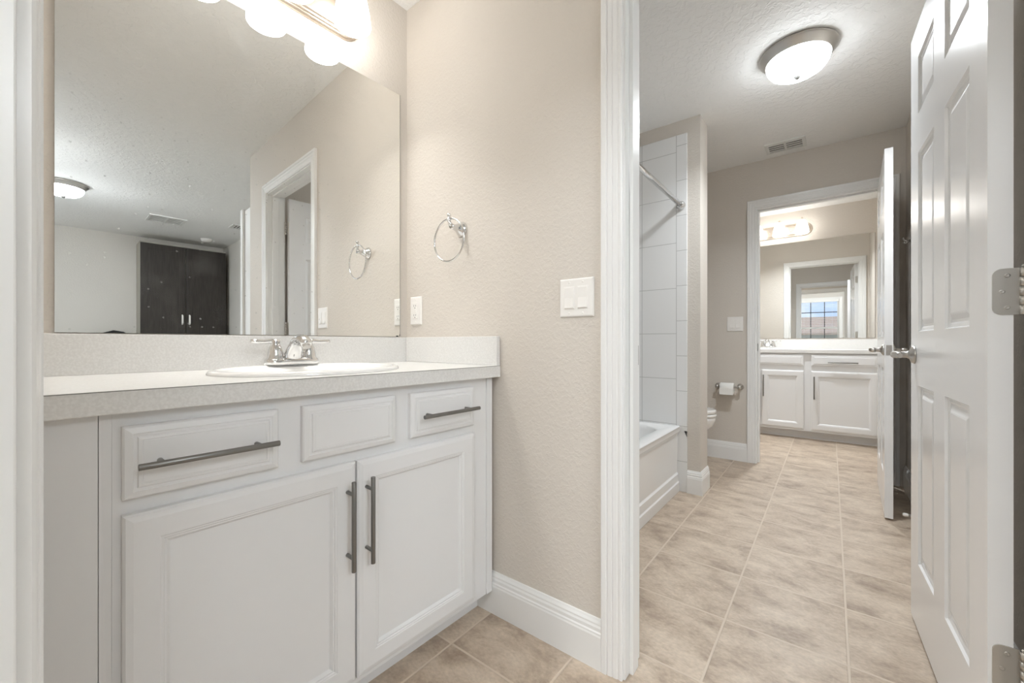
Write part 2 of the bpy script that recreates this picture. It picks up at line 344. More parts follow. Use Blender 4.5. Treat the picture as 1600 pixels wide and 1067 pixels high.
# ------------------------------------------------------------------ casings and jambs
CSP = [(0, 0), (0, .008), (.003, .0105), (.008, .011), (.0095, .0095), (.013, .0095), (.016, .0115), (.026, .0125), (.0275, .011), (.030, .011), (.0315, .013), (.042, .0145), (.0435, .013), (.046, .013), (.048, .016), (.060, .0165), (.064, .014), (.064, 0)]
tn = [0]
def casing(xl, xr, zt, y, sgn, label=None, prof=CSP):
    tn[0] += 1
    def fn(i, s, t):
        x, z = [(xl - s, 0), (xl - s, zt + s), (xr + s, zt + s), (xr + s, 0)][i]; return (x, y + sgn * t, z)
    return struct(MB().sweep(prof, fn, m=4).build('trim_%d' % tn[0], M['trim']), label)
def jamb(xl, xr, zt, y0, y1, stop_y, label=None):
    tn[0] += 1; b = MB()
    b.box(xl - ro, y0, 0, xl, y1, zt + ro).box(xr, y0, 0, xr + ro, y1, zt + ro).box(xl, y0, zt, xr, y1, zt + ro)
    s0, s1 = stop_y
    b.box(xl, s0, 0, xl + .011, s1, zt - .011).box(xr - .011, s0, 0, xr, s1, zt - .011).box(xl, s0, zt - .011, xr, s1, zt)
    return struct(b.build('trim_%d' % tn[0], M['trim'], bevel=.0015), label)
casing(JL - .006, JR + .006, JH + .006, YB, -1, 'white fluted door casing beside the light switch')
jb = jamb(JL, JR, JH, YB - .001, YBb + .001, (YB + .030, YB + .073), 'white door jamb with stop of the near doorway')
casing(JL - .006, JR + .006, JH + .006, YBb, 1)
casing(JL - .006, JR + .006, JH + .006, YC, -1, 'white door casing around the second vanity doorway')
jc = jamb(JL, JR, JH, YC - .001, YCb + .001, (YC + .038, YC + .080), 'white door jamb of the second vanity doorway')
casing(JL - .006, JR + .006, JH + .006, YCb, 1)
casing(DL - .006, DR + .006, JH + .006, DY1, 1, 'out of focus white casing edge in front of the vanity', [(a, b * 1.14) for a, b in CSP])
jamb(DL, DR, JH, DY0 - .001, DY1 + .001, (-.06, -.02))
casing(DL - .006, DR + .006, JH + .006, DY0, -1)
casing(WX0, WX1, WZ1, -2.6, 1, 'white casing around the reflected window')
# strike plates on the latch-side jambs
for jo, y0 in ((jb, YBb - .040), (jc, YC + .010)):
    lab(MB().box(JL - .002, y0, .905, JL + .0015, y0 + .030, .965).build('strike_plate', M['handle'], jo, bevel=.0008), 'dark metal strike plate')

# ------------------------------------------------------------------ six-panel doors (local: hinge edge at x=0, leaf along +x, visible face y=0)
def door(name, loc, rz, w, side, label, hinge_knuckle, lever_side_len=.10):
    root = thing(name, label, 'door', loc, rz, kind='structure')
    h, t, z0 = 2.026, .035, .012
    y0, y1 = (0, side * t)
    xs = [0, .115, .115 + (w - .345) / 2, .23 + (w - .345) / 2, w - .115, w]; zs = [z0, .235, .83, 1.01, 1.605, 1.735, 1.925, z0 + h]
    b = MB(); prof = [(0, 0), (.004, -.006), (.012, -.0075), (.016, -.0095), (.023, -.0095), (.036, -.0045), (.040, -.0035)]
    for y, sg in ((y0, -side), (y1, side)):
        N = Vector((0, sg, 0))
        for i in range(5):
            for k in range(7):
                if i in (1, 3) and k in (1, 3, 5): b.rings((0, y, 0), (1, 0, 0), (0, 0, 1), N, xs[i], zs[k], xs[i + 1], zs[k + 1], prof)
                else: b.rings((0, y, 0), (1, 0, 0), (0, 0, 1), N, xs[i], zs[k], xs[i + 1], zs[k + 1], [(0, 0)])
    for x in (0, w): b.add([(x, y0, z0), (x, y1, z0), (x, y1, z0 + h), (x, y0, z0 + h)], [(0, 1, 2, 3)])
    for z in (z0, z0 + h): b.add([(0, y0, z), (w, y0, z), (w, y1, z), (0, y1, z)], [(0, 1, 2, 3)])
    b.build('door_leaf', M['door'], root)
    zl, xl = .932, w - .062
    for y, sg in ((y0, -side), (y1, side)):
        l = MB().lathe([(.031, 0), (.031, .003), (.027, .009), (.016, .013), (.011, .02), (.010, .040)], (0, 0, 0), 'y', 28)
        l.tube([(0, .034, 0), (0, .045, 0), (-.008, .052, 0), (-.03, .055, .001), (-.07, .053, .002), (-.098, .050, -.002)], [.0105, .0115, .0115, .0095, .009, .007], 14, flat=(1, 1.15))
        l.v = [(xl + p[0], y + sg * p[1], zl + p[2]) for p in l.v]
        lab(l.build('lever_handle', M['nickel'], root), 'brushed nickel lever handle')
    lab(MB().box(w - .001, y0 + side * .0055, zl - .028, w + .0012, y1 - side * .0055, zl + .028).build('latch_plate', M['nickel'], root, bevel=.0006), 'metal latch plate on the door edge')
    lb = MB().cyl((w, side * t / 2, zl), (w + .008, side * t / 2, zl), .007, 16); lb.build('latch_bolt', M['nickel'], root)
    for zc in (.318, 1.076, 1.825):
        hg = MB(); n = 8; r = .014; ya, yb = y0 + side * .006, y1 + side * .012
        pts = [(ya + side * r - side * r * math.sin(k / n * PI / 2), zc + .0465 - r + r * math.cos(PI / 2 - (1 - k / n) * PI / 2) * 0 + (r * math.cos(k / n * PI / 2)) * 1) for k in range(n + 1)]
        poly = pts + [(y, 2 * zc - z) for y, z in reversed(pts)] + [(yb, zc - .0465), (yb, zc + .0465)]
        k = len(poly); hg.add([(-.0022, y, z) for y, z in poly] + [(.001, y, z) for y, z in poly], [tuple(range(k)), tuple(range(k, 2 * k))] + [(i, (i + 1) % k, k + (i + 1) % k, k + i) for i in range(k)])
        for zz in (-.032, 0, .032): hg.lathe([(.0042, 0), (.0042, .0007), (.003, .0012), (.0012, .0004), (0, .0004)], (-.0022 - .0001, ya + side * (.013 if abs(zz) < .01 else .020), zc + zz), 'x', 12)
        hg.v = [((-.0022 - (p[0] + .0023)) if p[0] > -.00229 + .0001 and i >= 2 * k else p[0], p[1], p[2]) for i, p in enumerate(hg.v)]
        ky = y1 + side * .0125
        for za, zb in ((-.0465, -.0285), (-.0275, -.0098), (-.0088, .0088), (.0098, .0275), (.0285, .0465)): hg.cyl((-.006, ky, zc + za), (-.006, ky, zc + zb), .0062, 14)
        hg.lathe([(.0045, 0), (.005, .003), (.003, .006), (0, .007)], (-.006, ky, zc + .0465), 'z', 12)
        jx = -.046                                                 # leaf let into the jamb
        hg.box(jx, ky + side * .0005, zc - .0465, -.006, ky + side * .0025, zc + .0465)
        lab(hg.build('hinge', M['nickel'], root), 'satin metal hinge')
    return root
door('door_1', (.2525, 1.256, 0), math.radians(92.05), .762, -1, 'white six-panel door with its hinge edge toward us, standing open into the tub room', .3)
door('door_2', (.2545, 3.784, 0), math.radians(-91.6), .758, 1, 'white six-panel door standing open beside the second vanity doorway', .3)
# white door frame end at the outer corner by the bedroom (seen only in the mirror)
struct(MB().box(.695, 1.135, 0, .885, 1.17, 2.05).box(.86, 1.118, 0, .915, 1.135, 2.06).build('trim_%d' % 40, M['trim'], bevel=.002), 'white door frame edge at the bedroom corner, reflected in the mirror')

# ------------------------------------------------------------------ vanities (local: x out from the wall, y along it, z up)
def bar_pull(parent, p0, p1, face, out=(1, 0, 0)):
    p0, p1, out = Vector(p0), Vector(p1), Vector(out); d = (p1 - p0).normalized(); c = (p0 + p1) / 2; b = MB()
    b.cyl(p0, p1, .0058, 18)
    for s in (-.079, .079):
        q = c + d * s; b.cyl(q, q - out * (q.x - face), .0046, 14)
    return lab(b.build('handle', M['handle'], parent, bevel=.0008), 'dark brushed metal bar pull')
DOORP = [(0, 0), (0, .014), (.004, .0178), (.014, .020), (.050, .020), (.052, .0185), (.055, .0185), (.057, .016), (.060, .016), (.066, .0095), (.067, .0095)]
DRAWP = [(0, 0), (0, .012), (.003, .015), (.013, .018), (.0145, .0168), (.019, .0168), (.021, .0195), (.0255, .0205), (.0265, .0195), (.028, .020)]
def front(name, parent, y0, z0, y1, z1, face, prof):
    b = MB().rings((face, 0, 0), (0, 1, 0), (0, 0, 1), (1, 0, 0), y0, z0, y1, z1, prof)
    b.add([(face, y0, z0), (face, y1, z0), (face, y1, z1), (face, y0, z1)], [(0, 3, 2, 1)])
    return b.build(name, M['cab'], parent)
F0 = .505
def cab_shell(y0, y1, z0, f, z1):
    t = .016; b = MB(); b.box(.006, y0, z0, f, y0 + t, z1).box(.006, y1 - t, z0, f, y1, z1).box(.006, y0 + t, z0, f, y1 - t, z0 + t).box(.006, y0 + t, z0 + t, .012, y1 - t, z1)
    return b.box(f - t, y0 + t, z0 + t, f, y1 - t, z1)
van = thing('vanity_cabinet', 'white vanity cabinet with dark bar pulls under the large near mirror', 'cabinet', (OX, OY, 0), VR, 'white bathroom vanity cabinets')
cab_shell(-.996, -.0, .083, F0, .849).build('cabinet_body', M['cab'], van, bevel=.001)
MB().box(.006, -1.088, .083, F0 - .001, -.9966, .849).build('filler_panel', M['cab'], van, bevel=.001)
MB().box(F0, -.030, .085, F0 + .006, -.003, .847).build('scribe_strip', M['cab'], van, bevel=.001)
MB().box(.006, -1.088, 0, .437, -.004, .083).build('toe_kick', M['cab'], van)
for y0, y1, hy in ((-.968, -.714, -.839), (-.360, -.102, -.2265)):
    d = front('drawer', van, y0, .695, y1, .825, F0, DRAWP); bar_pull(d, (F0 + .052, hy - .113, .758), (F0 + .052, hy + .113, .758), F0 + .018)
front('false_drawer_front', van, -.662, .695, -.411, .825, F0, DRAWP)
for y0, y1, hy in ((-.968, -.5315, -.556), (-.5265, -.102, -.5035)):
    d = front('door', van, y0, .106, y1, .668, F0, DOORP); bar_pull(d, (F0 + .052, hy, .407), (F0 + .052, hy, .629), F0 + .018)

def slab_with_hole(poly, hole, z0, z1):
    """flat slab, polygon outline with an oval hole, in local x,y"""
    bm = bmesh.new(); vs = [bm.verts.new((x, y, z1)) for x, y in poly]; hs = [bm.verts.new((x, y, z1)) for x, y in hole]
    es = [bm.edges.new((l[i], l[(i + 1) % len(l)])) for l in (vs, hs) for i in range(len(l))]
    bmesh.ops.triangle_fill(bm, edges=es, use_beauty=True)
    b = MB(); idx = {v: i for i, v in enumerate(bm.verts)}; co = [tuple(v.co) for v in bm.verts]; n = len(co)
    tri = [tuple(idx[v] for v in f.verts) for f in bm.faces]
    b.add(co + [(x, y, z0) for x, y, _ in co], tri + [tuple(n + i for i in reversed(t)) for t in tri])
    for l in (vs, hs):
        k = [idx[v] for v in l]
        b.f += [(k[i], k[(i + 1) % len(k)], n + k[(i + 1) % len(k)], n + k[i]) for i in range(len(k))]; b.s += [False] * len(k)
    bm.free(); return b
def oval(cx, cy, a, b, n=56): return [(cx + a * math.cos(2 * PI * k / n), cy + b * math.sin(2 * PI * k / n)) for k in range(n)]
SD, SY = .292, -.535
ct = slab_with_hole([(.001, -1.094), (.535, -1.094), (.535, -.0005 + .535 * math.tan(EPS) * .9), (.001, -.001)], oval(SD, SY, .1785, .2225), .851, .892).build('vanity_countertop', M['laminate'], None, bevel=.002)
ct.location = (OX, OY, 0); ct.rotation_euler = (0, 0, VR)
tag(ct, 'pale speckled laminate countertop with thick front edge on the near vanity', 'countertop', 'laminate vanity countertops')
MB().box(.001, -1.094, .892, .020, -.001, .996).build('backsplash', M['laminate'], ct, bevel=.0015)
t9 = math.tan(EPS) * .9
lab(MB().box(.534, -1.094, .8898, .5354, .012, .8912).build('edge_seam', M['handle'], ct), 'thin dark seam line along the front edge')
MB().prism([(.020, -.018), (.533, -.018 + .533 * t9), (.533, -.0005 + .533 * t9), (.020, -.0005)], .892, .996).build('side_splash', M['laminate'], ct, bevel=.0015)

def sink(name, loc, rz, label, a=.205, b=.255, cz=0):
    # drop-in oval basin: raised rim, sloping bowl
    prof = [(1.0, .0004), (1.0, .004), (.985, .0095), (.955, .0115), (.925, .0095), (.90, .006), (.865, .0045), (.84, .002), (.80, -.012), (.72, -.06), (.55, -.11), (.30, -.135), (.10, -.140), (.06, -.140)]
    s = MB(); n = 72; vs = []
    for r, h in prof:
        for k in range(n):
            w = 2 * PI * k / n; sh = .018 * (1 - r) if r < .9 else 0
            vs.append((a * r * math.cos(w) + sh, b * r * math.sin(w), h))
    m = len(prof); s.add(vs, [(i * n + k, i * n + (k + 1) % n, (i + 1) * n + (k + 1) % n, (i + 1) * n + k) for i in range(m - 1) for k in range(n)], True)
    o = s.build(name, M['porcelain']); o.location = loc; o.rotation_euler = (0, 0, rz)
    tag(o, label, 'sink', 'white oval drop-in sinks')
    MB().lathe([(.0, .003), (.012, .003), (.024, .002), (.026, 0), (.026, -.02)], (.018, 0, -.142), 'z', 24).build('drain', M['chrome'], o)
    return o
sl = vloc(SD, -SY, .892); sink('sink_basin', sl, VR, 'white oval drop-in sink basin in the near speckled countertop')

def faucet(name, loc, rz, label):
    r = thing(name, label, 'faucet', loc, rz, 'chrome two-handle faucets')
    bs = MB().lathe([(1, 0), (1, .010), (.93, .017), (.6, .020), (0, .0205)], (0, 0, 0), 'z', 40)
    bs.v = [(p[0] * .030, (p[1] * .028 + (.055 if p[1] > 0 else -.055) * min(1, abs(p[1]) * 6)), p[2]) for p in bs.v]; bs.build('base', M['chrome'], r)
    for s in (-1, 1):
        k = MB().lathe([(.0285, .008), (.0285, .018), (.0235, .023), (.0225, .036), (.0185, .054), (.0145, .061), (.0130, .068), (.0145, .073), (.0125, .079), (0, .081)], (0, s * .051, 0), 'z', 24)
        k.tube([(0, s * .051, .072), (0, s * .064, .0745), (.001, s * .085, .0725), (.003, s * .108, .073), (.003, s * .122, .0745)], [.008, .0075, .0062, .0068, .0052], 14)
        k.build('handle', M['chrome'], r)
    sp = MB(); path = [(-.002, 0, .006), (.006, 0, .026), (.020, 0, .050), (.038, 0, .070), (.060, 0, .081), (.082, 0, .080), (.098, 0, .070), (.103, 0, .062)]
    rad = [.0300, .0262, .0220, .0190, .0175, .0165, .0150, .0135]
    sp.tube(path, rad, 24, flat=(1.12, .92)); sp.build('spout', M['chrome'], r)
    MB().cyl((.100, 0, .066), (.106, 0, .055), .0115, 20).build('aerator', M['nickel'], r)
    MB().cyl((-.018, 0, .01), (-.020, 0, .045), .0025, 10).lathe([(.0, -.004), (.0045, -.002), (.005, .002), (0, .006)], (-.020, 0, .047), 'z', 12).build('lift_rod', M['chrome'], r)
    return r
faucet('faucet', vloc(.095, .515, .9038), VR, 'chrome two-handle faucet at the sink below the near mirror')

# near mirror
def mirror(name, loc, rz, y0, y1, z0, z1, mat, label):
    r = thing(name, label, 'mirror', loc, rz, 'frameless wall mirrors')
    q = .014; n = 6
    arc = [(y1 - q + q * math.sin(k / n * PI / 2), z0 + q - q * math.cos(k / n * PI / 2)) for k in range(n + 1)]
    poly = [(y0, z0)] + arc + [(y1, z1), (y0, z1)]
    k = len(poly); g = MB().add([(.0055, y, z) for y, z in poly], [tuple(range(k))]); g.build('mirror_glass', mat, r)
    e = MB(); e.add([(.001, y, z) for y, z in poly] + [(.0054, y, z) for y, z in poly], [(i, (i + 1) % k, k + (i + 1) % k, k + i) for i in range(k)] + [tuple(range(k))])
    e.box(.001, y1 - .0005, z0 + .004, .0052, y1 + .0018, z1); lab(e.build('mirror_edge', M['dark'], r), 'thin dark mirror edge')
    return r
mr = mirror('wall_mirror', (OX, OY, 0), VR, -1.030, -.0400, .999, 2.039, M['mirror'], 'large frameless mirror above the near vanity sink')
MB().box(.0056, -.058, .9985, .008, -.050, 1.0035).build('mirror_clip', M['dark'], mr, bevel=.0008)

def downlight(parent, loc, rad, power, col, spread=PI):
    l = bpy.data.lights.new('bulb', 'AREA'); l.shape = 'DISK'; l.size = rad * 2; l.energy = power; l.color = col; l.spread = spread
    o = bpy.data.objects.new('bulb', l); COL.objects.link(o); o.parent = parent; o.location = loc
# ------------------------------------------------------------------ bell-shade vanity lights
def vanity_light(name, loc, rz, ys, bar0, bar1, hh, mat, label, zs, watts):
    r = thing(name, label, 'light fixture', loc, rz, 'three-bulb vanity light bars')
    def stadium(y0, y1, h, x):
        n = 14; c0, c1 = y0 + h, y1 - h
        return [(x, c1 + h * math.cos(w), h * math.sin(w)) for w in [-PI / 2 + PI * k / n for k in range(n + 1)]] + [(x, c0 + h * math.cos(w), h * math.sin(w)) for w in [PI / 2 + PI * k / n for k in range(n + 1)]]
    lay = [(0, 0), (0, .006), (.006, .012), (.010, .012), (.014, .017), (.019, .018), (.023, .024), (.028, .025)]; b = MB(); vs = []
    for ins, x in lay: vs += stadium(bar0 + ins, bar1 - ins, hh - ins, x)
    k = 30; m = len(lay)
    b.add(vs, [(i * k + j, i * k + (j + 1) % k, (i + 1) * k + (j + 1) % k, (i + 1) * k + j) for i in range(m - 1) for j in range(k)] + [tuple((m - 1) * k + j for j in range(k))])
    b.build('back_plate', M['warmnickel'], r)
    for i, y in enumerate(ys):
        a = MB().tube([(.022, y, .02), (.06, y, .035), (.095, y, .062), (.12, y, .083)], [.009, .008, .008, .008], 14)
        a.lathe([(.0, .030), (.005, .026), (.006, .020), (.010, .016), (.020, .006), (.026, -.012), (.024, -.014)], (.12, y, .080), 'z', 20); a.build('arm', M['warmnickel'], r)
        s = MB().lathe([(.024, .072), (.034, .062), (.044, .040), (.052, .012), (.058, -.020), (.0615, -.050), (.063, -.066), (.0615, -.070), (.052, -.072), (.0, -.0725)], (.12, y, zs), 'z', 32)
        lab(s.build('glass_shade', mat, r), 'lit white bell glass shade'); downlight(r, (.12, y, zs - .0735), .045, watts, WARM, math.radians(105))
    for y in [(ys[i] + ys[i + 1]) / 2 for i in range(len(ys) - 1)]: MB().lathe([(.006, 0), (.006, .002), (.004, .005), (0, .006)], (.025, y, 0), 'x', 14).build('mounting_screw', M['nickel'], r)
    return r
vl = vloc(.001, 0, 2.205); vanity_light('vanity_light', vl, VR, [-.722, -.521, -.320], -.825, -.228, .068, M['shade_v'], 'nickel light bar with three lit bell shades above the large near mirror', -.022, W_VAN)

# ------------------------------------------------------------------ wall fittings (local: x out of the wall, y along, z up)
RB = -PI / 2
tr = thing('towel_ring', 'chrome towel ring on the greige wall beside the mirror', 'towel ring', (-1.126, YB, 1.412), RB)
MB().lathe([(.029, 0), (.029, .004), (.026, .010), (.019, .020), (.013, .034), (.0095, .048), (.0095, .060)], (0, 0, 0), 'x', 28).build('wall_base', M['chrome'], tr)
k = MB().tube([(.052, 0, 0), (.060, -.004, .012), (.062, -.008, .022)], [.0085, .0070, .0055], 16)
k.lathe([(.0055, 0), (.008, .005), (.008, .009), (.0045, .013), (.006, .019), (.0085, .023), (.007, .029), (0, .031)], (.062, -.008, .018), 'z', 18); k.build('post', M['chrome'], tr)
ring = MB(); n = 64; pth = [(.062, -.008 + .080 * math.sin(2 * PI * i / n), -.052 + .080 * math.cos(2 * PI * i / n)) for i in range(n + 1)]
ring.tube(pth, .0036, 12, caps=False); ring.build('ring', M['chrome'], tr)

def plate(b, w, h, t=.006): return b.rings((0, 0, 0), (0, 1, 0), (0, 0, 1), (1, 0, 0), -w / 2, -h / 2, w / 2, h / 2, [(0, 0), (0, .003), (.003, t), (.006, t + .0006)])
def screw(parent, y, z, x=.0064): return MB().lathe([(.0032, 0), (.0032, .0006), (.002, .001), (0, .001)], (x, y, z), 'x', 12).build('screw', M['plastic'], parent)
def rocker_switch(name, loc, label):
    r = thing(name, label, 'light switch', loc, RB, 'two-rocker light switches')
    b = plate(MB(), .118, .120)
    for s in (-1, 1): b.rings((.0067, 0, 0), (0, 1, 0), (0, 0, 1), (1, 0, 0), s * .0235 - .0185, -.035, s * .0235 + .0185, .035, [(0, 0), (.0005, .0006), (.0015, .0006)])
    b.build('cover_plate', M['plastic'], r)
    for s in (-1, 1):
        MB().box(.0066, s * .0235 - .0171, -.0333, .0071, s * .0235 + .0171, .0333).build('rocker_gap_shade', M['vent_gap_grey'], r)  # grey inset paints the thin shadow line around each rocker
        y = s * .0235; k = MB(); w = .0158
        k.add([(.0068, y - w, -.032), (.0068, y + w, -.032), (.0068, y + w, .032), (.0068, y - w, .032), (.0115, y - w, -.032), (.0115, y + w, -.032), (.0082, y + w, .0), (.0082, y - w, .0), (.0092, y - w, .032), (.0092, y + w, .032)],
              [(0, 1, 5, 4), (4, 5, 6, 7), (7, 6, 9, 8), (8, 9, 2, 3), (0, 4, 7, 8, 3), (1, 2, 9, 6, 5)])
        k.build('rocker', M['plastic'], r, bevel=.0006)
        for z in (-.048, .048): screw(r, y, z)
    return r
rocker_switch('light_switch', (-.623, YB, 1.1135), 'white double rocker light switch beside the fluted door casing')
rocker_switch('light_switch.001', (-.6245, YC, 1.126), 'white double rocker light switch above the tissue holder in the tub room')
ou = thing('wall_outlet', 'white wall outlet with two sockets next to the near mirror', 'outlet', (-1.399, YB, 1.1095), RB)
b = plate(MB(), .073, .120); b.rings((.0067, 0, 0), (0, 1, 0), (0, 0, 1), (1, 0, 0), -.0175, -.034, .0175, .034, [(0, 0), (0, .002), (.001, .003), (.002, .003)]); b.build('cover_plate', M['plastic'], ou)
for z in (-.020, .020):
    s = MB()
    for y, hh in ((-.0062, .0042), (.0062, .0034)): s.box(.0085, y - .0009, z + .001 - hh, .0101, y + .0009, z + .001 + hh)
    s.cyl((.0085, 0, z - .0085), (.0101, 0, z - .0085), .0022, 12); lab(s.build('socket_slot', M['dark'], ou), 'dark socket slots')
for z in (-.0035, .0035): MB().box(.009, -.006, z - .0022, .0108, .006, z + .0022).build('test_button', M['plastic'], ou, bevel=.0004)
for z in (-.048, .048): screw(ou, 0, z)

# ------------------------------------------------------------------ tub room
TY = 2.79
ts = MB().box(-1.545, TY - .010, .36, -.7335, TY, 2.335).box(-.800, TY - .010, 0, -.7335, TY, .40).box(-1.545, YBb, .36, -1.535, TY - .010, 2.335).box(-1.545, YBb, .36, -.7335, YBb + .010, 2.335)
struct(ts.build('wall_shower_tile', M['tile'], bevel=.002), 'white tile surround above the bathtub')
tb = thing('bathtub', 'white alcove bathtub behind the door casing', 'bathtub', (-1.155, 2.012, 0), 0)
hx, hy, RZ = .379, .765, .432
def rr(cx, cy, ax, ay, r, n=8):
    P = []
    for sx, sy, a0 in ((1, 1, 0), (-1, 1, 1), (-1, -1, 2), (1, -1, 3)):
        for k in range(n + 1):
            w = (a0 + k / n) * PI / 2; P.append((cx + sx * (ax - r) + r * math.cos(w), cy + sy * (ay - r) + r * math.sin(w)))
    return P
sh = MB(); lay = [(hx, hy, .004, RZ - .035), (hx, hy, .004, RZ - .008), (hx - .004, hy - .004, .006, RZ - .002), (hx - .012, hy - .012, .008, RZ), (hx - .070, hy - .075, .16, RZ), (hx - .082, hy - .088, .16, RZ - .008), (hx - .092, hy - .10, .15, RZ - .035), (hx - .13, hy - .16, .12, .14), (hx - .17, hy - .22, .10, .085)]
vs = []; kk = 36
for ax, ay, r_, z in lay: vs += [(x, y, z) for x, y in rr(0, 0, ax, ay, r_)]
m = len(lay); sh.add(vs, [(i * kk + j, i * kk + (j + 1) % kk, (i + 1) * kk + (j + 1) % kk, (i + 1) * kk + j) for i in range(m - 1) for j in range(kk)] + [tuple((m - 1) * kk + j for j in range(kk))], False)
o = sh.build('tub_shell', M['acrylic'], tb, bevel=.006, seg=3)
for p in o.data.polygons: p.use_smooth = True
ap = MB().sweep([(hx - .03, 0), (hx - .004, 0), (hx - .004, .062), (hx - .010, .068), (hx - .010, .115), (hx - .018, .125), (hx - .012, RZ - .06), (hx - .002, RZ - .035), (hx - .03, RZ - .03)], lambda i, x, z: (x, (-hy, hy)[i], z), m=2)
ap.build('apron', M['acrylic'], tb, bevel=.003)
MB().lathe([(.0, .004), (.022, .004), (.028, .001), (.028, -.002)], (0, -.42, .086), 'z', 20).build('drain', M['chrome'], tb)
sr = thing('shower_rod', 'chrome shower curtain rod above the bathtub', 'curtain rod', (-.770, 2.780, 1.868), 0)
MB().cyl((0, 0, 0), (0, -1.534, .004), .0155, 24).build('rod', M['chrome'], sr)
for y, s in ((0, -1), (-1.534, 1)): MB().lathe([(.029, 0), (.029, s * .006), (.023, s * .016), (.020, s * .030), (.016, s * .032)], (0, y, 0), 'y', 24).build('end_flange', M['chrome'], sr)

def flush_light(name, x, y, mat, label, r0=.165, watts=0):
    r = thing(name, label, 'ceiling light', (x, y, ZC), 0, 'flush dome ceiling lights')
    k = r0 / .165
    MB().lathe([(.05, 0), (.158 * k, 0), (.165 * k, -.006), (.166 * k, -.012), (.160 * k, -.016), (.157 * k, -.022), (.151 * k, -.026), (.140 * k, -.046), (.135 * k, -.048), (.132 * k, -.040), (.06, -.038)], (0, 0, 0), 'z', 56).build('metal_pan', M['nickel'], r)
    MB().lathe([(.134 * k, -.040), (.135 * k, -.050), (.130 * k, -.070), (.114 * k, -.092), (.088 * k, -.108), (.055 * k, -.117), (.02, -.121), (0, -.1215)], (0, 0, 0), 'z', 48).build('glass_dome', mat, r)
    MB().lathe([(.0, -.1195), (.019, -.1195), (.020, -.1235), (.014, -.129), (.009, -.136), (0, -.139)], (0, 0, 0), 'z', 24).build('finial', M['handle'], r)
    if watts: downlight(r, (0, 0, -.1225), .05, watts, NEUT, math.radians(146))
    return r
flush_light('ceiling_light', -.131, 2.490, M['shade_b'], 'nickel-rimmed dome ceiling light in the tub room', watts=W_BATH)

def vent(name, x0, y0, x1, y1, label, rows, groups, bl='dark', rz=0):
    cx, cy = (x0 + x1) / 2, (y0 + y1) / 2; w, h = x1 - x0, y1 - y0
    if rz: w, h = h, w
    r = thing(name, label, 'vent', (cx, cy, ZC), rz, 'ceiling vents')
    b = MB(); f = .022
    for q in ((-w / 2, -h / 2, w / 2, -h / 2 + f), (-w / 2, h / 2 - f, w / 2, h / 2), (-w / 2, -h / 2 + f, -w / 2 + f, h / 2 - f), (w / 2 - f, -h / 2 + f, w / 2, h / 2 - f)): b.box(q[0], q[1], -.010, q[2], q[3], 0)
    for g in range(1, groups): xx = -w / 2 + f + (w - 2 * f) * g / groups; b.box(xx - .007, -h / 2 + f, -.010, xx + .007, h / 2 - f, 0)
    b.build('frame', M['vent'], r, bevel=.002)
    MB().box(-w / 2 + f, -h / 2 + f, -.0015, w / 2 - f, h / 2 - f, -.0005).build('duct', M['ventdark'] if bl == 'dark' else M['vent_gap_grey'], r)
    s = MB()
    for i in range(rows):
        y = -h / 2 + f + (h - 2 * f) * (i + .5) / rows; d = (h - 2 * f) / rows * .27
        s.box(-w / 2 + f, y - d, -.007, w / 2 - f, y + d, -.005)
    s.build('louvres', M['vent'], r)
    return r
vent('ceiling_vent', -.388, 3.515, -.140, 3.700, 'white louvred ceiling vent above the second vanity doorway', 4, 2)

# tissue holder and roll
th = thing('toilet_paper_holder', 'nickel two-post tissue holder below the far light switch', 'toilet paper holder', (-.667, YC, .609), RB)
for s in (-1, 1):
    MB().lathe([(.024, 0), (.024, .004), (.017, .012), (.010, .024), (.009, .055)], (0, s * .082, 0), 'x', 24).lathe([(.009, -.014), (.015, -.010), (.0165, 0), (.015, .010), (.009, .014)], (.062, s * .082, 0), 'y', 20).build('post', M['nickel'], th)
MB().cyl((.062, -.074, 0), (.062, .074, 0), .0075, 18).build('spring_bar', M['nickel'], th)
rl = MB(); rl.lathe([(.020, -.050), (.043, -.050), (.0445, -.048), (.0445, .048), (.043, .050), (.020, .050), (.020, -.050)], (0, 0, 0), 'x', 36, caps=False).add([(-.05, -.0448, 0), (.05, -.0448, 0), (.05, -.0448, -.050), (-.05, -.0448, -.050), (-.05, -.0438, 0), (.05, -.0438, 0), (.05, -.0438, -.050), (-.05, -.0438, -.050)], [(0, 1, 2, 3), (7, 6, 5, 4), (0, 3, 7, 4), (1, 5, 6, 2), (2, 6, 7, 3), (0, 4, 5, 1)])
ro_ = rl.build('toilet_paper_roll', M['paper']); ro_.location = (-.672, YC - .062, .598); tag(ro_, 'white toilet paper roll on the nickel holder', 'toilet paper')

# toilet (local: x forward from the wall, y across)
tl = thing('toilet', 'white toilet half hidden behind the wall end beside the tub', 'toilet', (-1.425, 3.388, 0), 0)
bowl = MB(); n = 40
secs = [(0, .30, .105, .24), (.02, .30, .11, .245), (.10, .30, .10, .225), (.19, .33, .105, .225), (.27, .385, .140, .265), (.34, .43, .172, .290), (.385, .445, .183, .292), (.408, .447, .185, .292)]
vs = []
for z, cx, ry, rx in secs:
    for k in range(n):
        w = 2 * PI * k / n; e = 1.0 if math.cos(w) > 0 else .92
        vs.append((cx + rx * math.cos(w) * e, ry * math.sin(w), z))
bowl.add(vs, [(i * n + k, i * n + (k + 1) % n, (i + 1) * n + (k + 1) % n, (i + 1) * n + k) for i in range(len(secs) - 1) for k in range(n)], True)
bowl.add(vs[-n:], [tuple(range(n))]); bowl.box(.02, -.10, 0, .22, .10, .38); bowl.build('bowl', M['porcelain'], tl)
